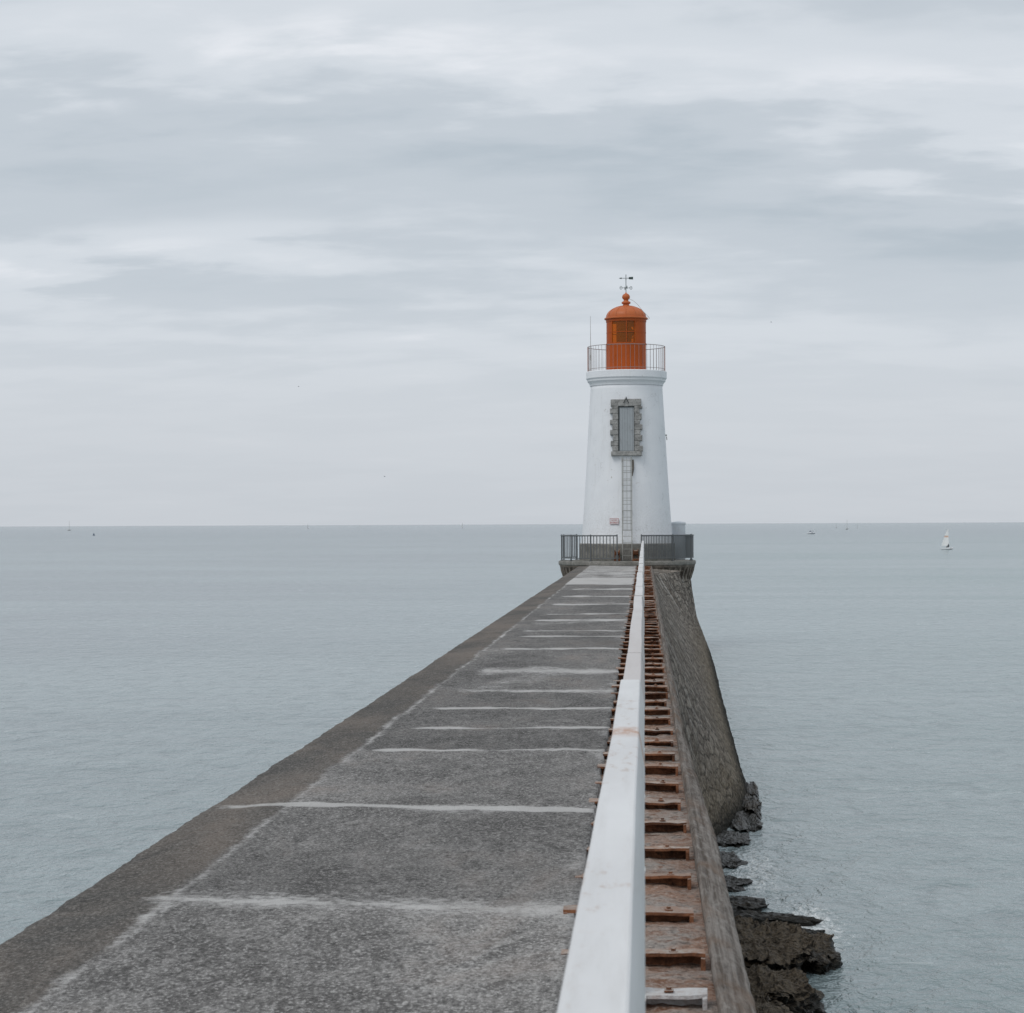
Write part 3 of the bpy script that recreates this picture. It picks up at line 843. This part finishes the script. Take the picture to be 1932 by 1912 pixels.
gr = empty('gallery_railing', (0,0,0), '', ''); del gr["label"]; del gr["category"]
gr.parent = LH; gr.location = Vector((CX,CY,11.96))-LH.location
grM = painted('rust_bled_railing_paint', (.30,.26,.25), (.30,.12,.07), .8, .6, 4)
rg = 1.665
cir = lambda z, r_=rg, n_=72: [(r_*math.cos(2*math.pi*i/n_), r_*math.sin(2*math.pi*i/n_), z) for i in range(n_)]
G = Geo(); G.tube(cir(1.08), .013, 8, closed=True); G.make('top_rail', grM, True, gr)
G = Geo(); G.tube(cir(.10), .010, 6, closed=True); G.make('bottom_rail', grM, True, gr)
G = Geo()
for i in range(56):
    a = 2*math.pi*i/56; G.tube([(rg*math.cos(a),rg*math.sin(a),.0),(rg*math.cos(a),rg*math.sin(a),1.08)], .0065, 6)
G.make('balusters', grM, False, gr)
G = Geo(); G.tube([(0,0,0),(0,0,1.1)], .018, 8); pm = G.make('post', painted('orange_post_paint', (.40,.13,.07), amt=.4)); pm.parent = gr
for i in range(6):
    a = 2*math.pi*i/6
    o = pm if i == 0 else pm.copy()
    if i: link(o); o.parent = gr
    o.location = (rg*math.cos(a), rg*math.sin(a), 0)
G = Geo(); G.tube([(-1.54,-.2,0),(-1.54,-.2,1.0),(-1.545,-.2,2.42)], .01, 6, radii=[.016,.014,.007]); G.box((-1.54,-.2,.62),(.06,.06,.25), bev=.01)
o = G.make('antenna', greyM); o.parent = gr

# ------------------------------------------------------------------ rocks
def rock(name, c, s, seed, label, sub=6, rough=.35, rz=0.0, cut=.34):
    bm = bmesh.new(); bmesh.ops.create_icosphere(bm, subdivisions=sub, radius=1)
    for v_ in bm.verts:
        d = v_.co.normalized()
        S = Vector((seed*7.3, seed*3.1, 0))
        q = d*1.4+S
        dv = noise.voronoi(d*3.0+S)[0]
        dv2 = noise.voronoi(d*8.0+S)[0]
        k_ = 1+rough*noise.noise(q)+rough*.7*noise.noise(q*2.3)+.24*(dv[1]-dv[0]-.3)+.09*(dv2[1]-dv2[0]-.3)+rough*.22*noise.noise(q*11)+rough*.18*noise.noise(q*24)
        p_ = d*k_
        zz = p_.z
        top = cut+.18*noise.noise(Vector((p_.x*1.8, p_.y*1.8, seed)))+.09*noise.noise(Vector((p_.x*7, p_.y*7, seed)))+.06*noise.noise(Vector((p_.x*18, p_.y*18, seed)))
        if zz > top: zz = top+.06*(zz-top)
        v_.co = Vector((p_.x*s[0], p_.y*s[1], zz*s[2]))
    me_ = bpy.data.meshes.new(name); bm.to_mesh(me_); bm.free()
    me_.materials.append(rockM)
    o_ = link(bpy.data.objects.new(name, me_)); o_.location = c; o_.rotation_euler = (0,0,rz)
    tag(o_, label, 'rock', 'wet rocks at the foot of the wall'); return o_
big = 'large flat topped brown barnacle covered rock at the wall foot'
sm = 'low dark seaweed covered rock awash at the wall foot'
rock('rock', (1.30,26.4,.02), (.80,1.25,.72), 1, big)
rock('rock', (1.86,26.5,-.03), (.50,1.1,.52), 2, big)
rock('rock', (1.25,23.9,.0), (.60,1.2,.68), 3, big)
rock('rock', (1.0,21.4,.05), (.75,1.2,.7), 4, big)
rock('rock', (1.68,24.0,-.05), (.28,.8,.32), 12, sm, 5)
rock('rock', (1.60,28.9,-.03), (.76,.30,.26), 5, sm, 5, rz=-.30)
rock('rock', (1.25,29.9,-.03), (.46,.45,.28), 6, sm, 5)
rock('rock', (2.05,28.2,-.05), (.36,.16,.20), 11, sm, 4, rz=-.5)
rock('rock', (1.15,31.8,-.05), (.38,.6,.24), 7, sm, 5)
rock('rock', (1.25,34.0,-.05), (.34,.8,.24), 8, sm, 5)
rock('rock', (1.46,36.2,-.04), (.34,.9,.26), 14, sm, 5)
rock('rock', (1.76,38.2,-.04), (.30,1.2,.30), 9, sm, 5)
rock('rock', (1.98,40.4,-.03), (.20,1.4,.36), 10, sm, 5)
rock('rock', (2.13,42.8,-.03), (.12,1.3,.30), 15, sm, 4)
rng = random.Random(5)
for i in range(8):
    yy = rng.uniform(30.5, 38.5)
    base = 1.42 if yy < 33 else 1.42+(yy-33)*.09
    s_ = rng.uniform(.06,.13)
    rock('rock', (base+rng.uniform(0,.26), yy, -.04), (s_,s_*rng.uniform(1.5,3),s_*.8), 20+i, 'small dark wet rock breaking the water surface', 4)

# ------------------------------------------------------------------ boats
hullW = flat('white_gelcoat', (.75,.76,.78), .35, var=.05); sailW = flat('sail_cloth', (.88,.88,.87), .8, var=.03)
sailR = flat('faded_sail_panel', (.70,.48,.38), .8); sailB = flat('navy_hull_paint', (.05,.08,.13), .5)
skinM = flat('dark_wetsuit', (.03,.035,.045), .7)
def hull(L, Wd, Hh):
    G = Geo(); n_ = 12; vs = []
    for i in range(n_+1):
        t = i/n_; w = Wd/2*(math.sin(math.pi*min(1,(1-t)*.85+.12))**.6 if t < 1 else 0.02); x = -L/2+L*t
        kz = -.25*Hh+.45*Hh*max(0,(t-.7)/.3)**2; tz = Hh*(.75+.3*t*t)
        vs += [(x,-w,tz),(x,-w*.8,tz*.4),(x,0,kz),(x,w*.8,tz*.4),(x,w,tz)]
    fs = [[i*5+j,(i+1)*5+j,(i+1)*5+j+1,i*5+j+1] for i in range(n_) for j in range(4)]
    fs += [[i*5+4,(i+1)*5+4,(i+1)*5,i*5] for i in range(n_)]; fs.append([0,1,2,3,4])
    G.add(vs, fs); return G
def place(root, x, y, rz): root.location = (x,y,0); root.rotation_euler = (0,0,rz)
sb = empty('sailboat', (0,0,0), 'small catamaran under white sail with a crew member aboard', 'boat')
for s in (-.45,.45):
    G = hull(2.3,.32,.36); G.v = [v_+Vector((0,s,.02)) for v_ in G.v]; G.make('hull', hullW, True, sb)
G = Geo(); G.box((0,0,.36), (1.1,.9,.05)); G.make('trampoline', greyM, False, sb)
G = Geo(); G.tube([(.5,0,.35),(.45,0,2.2),(.3,0,4.15)], .035, 8); G.make('mast', hullW, False, sb)
G = Geo(); rowsn = 10
for i in range(rowsn):
    t0, t1 = i/rowsn, (i+1)/rowsn
    def sp_(t): return (.47-.16*t, -.45-.95*(1-t)**.8+ .60*t, .75+3.3*t)
    a0 = sp_(t0); a1 = sp_(t1)
    mi = {5:1}.get(i, 0)
    n_ = 5; vs = []
    for (xa, xb, zz) in (a0, a1):
        for j in range(n_+1):
            u = j/n_; vs.append((xa+(xb-xa)*u, .14*math.sin(math.pi*u)*(1-.5*t0), zz))
    G.add(vs, [[j,j+1,n_+1+j+1,n_+1+j] for j in range(n_)], mi)
G.make('sail', [sailW, sailR], True, sb)
place(sb, (1779-1215)/4000*423, 423, R(-48))
def crew(x, y, z, rz, label):
    me_ = bpy.data.meshes.new('person')
    pts_ = [(0,0,.12),(0,0,.38),(.05,0,.62),(.08,0,.72),(.10,0,.86),(.05,.18,.56),(.26,.22,.42),(.38,.16,.36),(.05,-.18,.56),(.26,-.22,.42),(.38,-.16,.36),(.12,.1,.08),(.45,.13,.28),(.55,.13,-.02),(.12,-.1,.08),(.45,-.13,.28),(.55,-.13,-.02)]
    ed = [(0,1),(1,2),(2,3),(3,4),(2,5),(5,6),(6,7),(2,8),(8,9),(9,10),(0,11),(11,12),(12,13),(0,14),(14,15),(15,16)]
    me_.from_pydata(pts_, ed, []); o_ = link(bpy.data.objects.new('person', me_))
    md = o_.modifiers.new('skin','SKIN'); rd = [.16,.15,.15,.06,.12,.07,.05,.045,.07,.05,.045,.1,.08,.06,.1,.08,.06]
    for v_, r_ in zip(me_.skin_vertices[0].data, rd): v_.radius = (r_, r_)
    me_.skin_vertices[0].data[0].use_root = True
    o_.modifiers.new('sub','SUBSURF').levels = 1
    me_.materials.append(skinM)
    o_.location = (x,y,z); o_.rotation_euler = (0,0,rz); o_.scale = (.85,.85,.85); tag(o_, label, 'person')
bx, by = sb.location.x, sb.location.y
crew(bx+.30, by-.42, .40, R(160), 'person in dark wetsuit sitting on the catamaran')
mb = empty('motor_boat', (0,0,0), 'small white motor boat with cabin on open sea', 'boat')
hull(5.2,1.9,.8).make('hull', hullW, True, mb)
G = Geo(); G.box((.3,0,1.15), (1.5,1.3,.9), bev=.12); G.box((.25,0,1.65), (1.7,1.4,.06), bev=.02); G.make('cabin', hullW, False, mb)
G = Geo(); G.box((.3,0,1.28), (1.54,1.2,.34), bev=.03); G.make('window', sailB, False, mb)
G = Geo(); G.tube([(.2,0,1.6),(.2,0,2.9)], .03, 6); G.make('mast', hullW, False, mb)
place(mb, (1527-1215)/4000*1020, 1020, R(40))
def dist_boat(px, D_, hgt, rz, label, white=True):
    s = empty('sailboat', (0,0,0), label, 'boat', 'sailing boats near the horizon')
    k_ = hgt/9.0
    hull(5*k_,1.8*k_,.8*k_).make('hull', hullW if white else greyM, True, s)
    G = Geo(); G.tube([(.3*k_,0,.6*k_),(.2*k_,0,9*k_)], .12*k_, 6); G.make('mast', greyM, False, s)
    G = Geo()
    if white:
        G.add([(.2*k_,0,1.4*k_),(-2.8*k_,.3*k_,1.5*k_),(-1.4*k_,.45*k_,4.8*k_),(.15*k_,0,8.7*k_)], [[0,1,2,3]])
        G.make('sail', sailW, False, s)
    else:
        G.box((-1.3*k_,0,1.5*k_), (3*k_,.3*k_,.3*k_), bev=.05*k_); G.make('furled_sail', sailW, False, s)
    place(s, (px-1215)/4000*D_, D_, rz)
dist_boat(1594, 1700, 7.5, R(60), 'distant sailboat with bare mast on grey sea', False)
dist_boat(1574, 2300, 5, R(60), 'distant sailboat with bare mast on grey sea', False)
dist_boat(1614, 1900, 4.5, R(70), 'distant sailboat with pale sail near the horizon')
dist_boat(577, 3000, 7, R(55), 'distant sailboat with pale sail near the horizon')
dist_boat(676, 3200, 6, R(70), 'distant sailboat with bare mast on grey sea', False)
dist_boat(872, 2900, 7.5, R(50), 'distant sailboat with pale sail near the horizon')
dist_boat(116, 2400, 11, R(70), 'distant sailboat with bare mast on grey sea', False)
by_ = empty('buoy', ((164-1215)/4000*1150, 1150, 0), 'dark conical channel buoy floating on the sea', 'buoy')
G = Geo(); G.lathe([(.02,-.3),(.65,-.2),(.7,.2),(.5,.4),(.02,.42)], 20); G.make('float', sailB, True, by_)
G = Geo(); G.lathe([(.40,.4),(.14,1.3),(.02,1.32)], 12); G.make('cone', sailB, False, by_)

def gull(px, py, D_, rz, span=1.3):
    G = Geo()
    G.tube([(-.28,0,0),(-.2,0,0),(0,0,0),(.18,0,.01),(.26,0,.02),(.33,0,.015)], .07, 8, radii=[.02,.05,.075,.05,.045,.012])
    for s in (-1,1):
        w = [(.10,0,.03),(.12,s*.22,.16),(.05,s*.45,.15),(-.08,s*.66*span/1.3,.06),(-.10,s*.42,.13),(-.10,s*.2,.13),(-.10,0,.02)]
        G.add(w, [[0,1,5,6],[1,2,4,5],[2,3,4]])
    G.add([(-.25,-.03,0),(-.25,.03,0),(-.42,.07,0),(-.42,-.07,0)], [[0,1,2,3]])
    o_ = G.make('gull', flat('gull_plumage', (.22,.23,.25), .8), True)
    o_.location = ((px-1215)/4000*D_, D_, H+(988-py)/4000*D_); o_.rotation_euler = (R(12),0,rz)
    tag(o_, 'grey white gull gliding with spread wings above the sea', 'gull', 'gulls in flight')
gull(1455,611,700,R(20)); gull(560,725,800,R(160)); gull(724,897,700,R(40))

# ------------------------------------------------------------------ world: overcast sky
w = bpy.data.worlds.new('World'); bpy.context.scene.world = w; w.use_nodes = True
m = M('', world=w)
el, rot = R(52), R(215)
sky = m.n('ShaderNodeTexSky', sky_type='NISHITA'); sky.sun_disc = False; sky.sun_elevation = el; sky.sun_rotation = rot; sky.dust_density = 3
tc = m.n('ShaderNodeTexCoord'); X = m.sep(tc.outputs['Generated'])
zc0 = m.math('MAXIMUM', X[2], 0.0)
den = m.math('ADD', zc0, .16)
cb = m.n('ShaderNodeCombineXYZ'); m.set(cb, 0, m.math('DIVIDE', X[0], den)); m.set(cb, 1, m.math('DIVIDE', X[1], den))
pv = cb.outputs[0]
def off(vv, o_):
    nd = m.n('ShaderNodeVectorMath', operation='ADD'); m.set(nd, 0, vv); nd.inputs[1].default_value = o_; return nd.outputs[0]
n1 = m.noise(off(m.scalev(pv, (1.0,1.6,1)), (3.2,1.7,0)), 1.3, 3, .5, 0)
n2 = m.noise(off(m.scalev(pv, (1.8,3.0,1)), (8.1,4.2,3)), 2.2, 6, .53, .15)
nn_ = m.math('ADD', m.math('MULTIPLY', n1, .5), m.math('MULTIPLY', n2, .5))
ya = m.math('MAXIMUM', m.math('ABSOLUTE', X[1]), .05)
uw = m.math('ADD', m.math('DIVIDE', X[0], ya), m.math('MULTIPLY', m.math('SUBTRACT', n1, .5), .22))
vw = m.math('ADD', m.math('DIVIDE', X[2], ya), m.math('MULTIPLY', m.math('SUBTRACT', n2, .5), .07))
for (u0, v0, su, sv, am) in [(-.12,.178,.17,.034,-.09),(-.28,.185,.09,.038,-.08),(.09,.140,.14,.022,-.08),(.19,.118,.11,.024,-.11),(.02,.17,.08,.02,-.05),
                             (-.215,.138,.07,.014,.08),(-.10,.235,.07,.018,.09),(.11,.210,.10,.018,.11),(.17,.18,.07,.012,.07),(-.02,.215,.06,.012,.04),(-.25,.112,.08,.006,-.03),(-.29,.24,.05,.02,.05)]:
    du = m.math('MULTIPLY', m.math('SUBTRACT', uw, u0), 1/su); dv_ = m.math('MULTIPLY', m.math('SUBTRACT', vw, v0), 1/sv)
    r2 = m.math('ADD', m.math('MULTIPLY', du, du), m.math('MULTIPLY', dv_, dv_))
    gz = m.math('EXPONENT', m.math('MULTIPLY', r2, -1))
    nn_ = m.math('ADD', nn_, m.math('MULTIPLY', gz, am))
cr = m.n('ShaderNodeValToRGB'); m.set(cr, 0, nn_); cr.color_ramp.interpolation = 'EASE'
e = cr.color_ramp.elements
e[0].position = .25; e[0].color = (.475,.54,.60,1)
e[1].position = .74; e[1].color = (.84,.865,.91,1)
a = cr.color_ramp.elements.new(.42); a.color = (.56,.615,.672,1)
a = cr.color_ramp.elements.new(.56); a.color = (.67,.717,.77,1)
hz = m.mapr(X[2], .045, .13, 1, 0, True)
hcol = m.mix(m.mapr(X[2], 0, .09), (.58,.613,.655), (.665,.705,.752))
col = m.mix(m.math('MULTIPLY', hz, .88), cr.outputs[0], hcol)
bg1 = m.n('ShaderNodeBackground'); m.set(bg1, 0, col); bg1.inputs[1].default_value = 1.0
bg2 = m.n('ShaderNodeBackground'); m.set(bg2, 0, sky.outputs[0]); bg2.inputs[1].default_value = .08
mx = m.n('ShaderNodeMixShader'); mx.inputs[0].default_value = .03
m.t.links.new(bg1.outputs[0], mx.inputs[1]); m.t.links.new(bg2.outputs[0], mx.inputs[2])
oo = m.n('ShaderNodeOutputWorld'); m.t.links.new(mx.outputs[0], oo.inputs[0])

sd = bpy.data.lights.new('sun', 'SUN'); sd.energy = 1.1; sd.angle = R(25); sd.color = (1,.97,.93)
so = link(bpy.data.objects.new('sun', sd))
dirv = Vector((-.45, -.55, 1.0)).normalized()
so.rotation_euler = dirv.to_track_quat('Z','Y').to_euler()

# ------------------------------------------------------------------ camera
cam = bpy.data.cameras.new('camera'); cam.sensor_width = 36; cam.lens = 36*4000/1932
cam.clip_start = .1; cam.clip_end = 60000
cam.dof.use_dof = True; cam.dof.focus_distance = 60; cam.dof.aperture_fstop = 15
co = link(bpy.data.objects.new('camera', cam)); co.location = (0,0,H)
yaw = math.atan(249/4000); pitch = math.atan(33/4000)
mt = Matrix.Rotation(yaw,4,'Z') @ Matrix.Rotation(R(90)+pitch,4,'X') @ Matrix.Rotation(R(-.237),4,'Z')
co.rotation_euler = mt.to_euler()
sc = bpy.context.scene; sc.camera = co
sc.view_settings.view_transform = 'Standard'; sc.view_settings.look = 'None'; sc.view_settings.exposure = 0
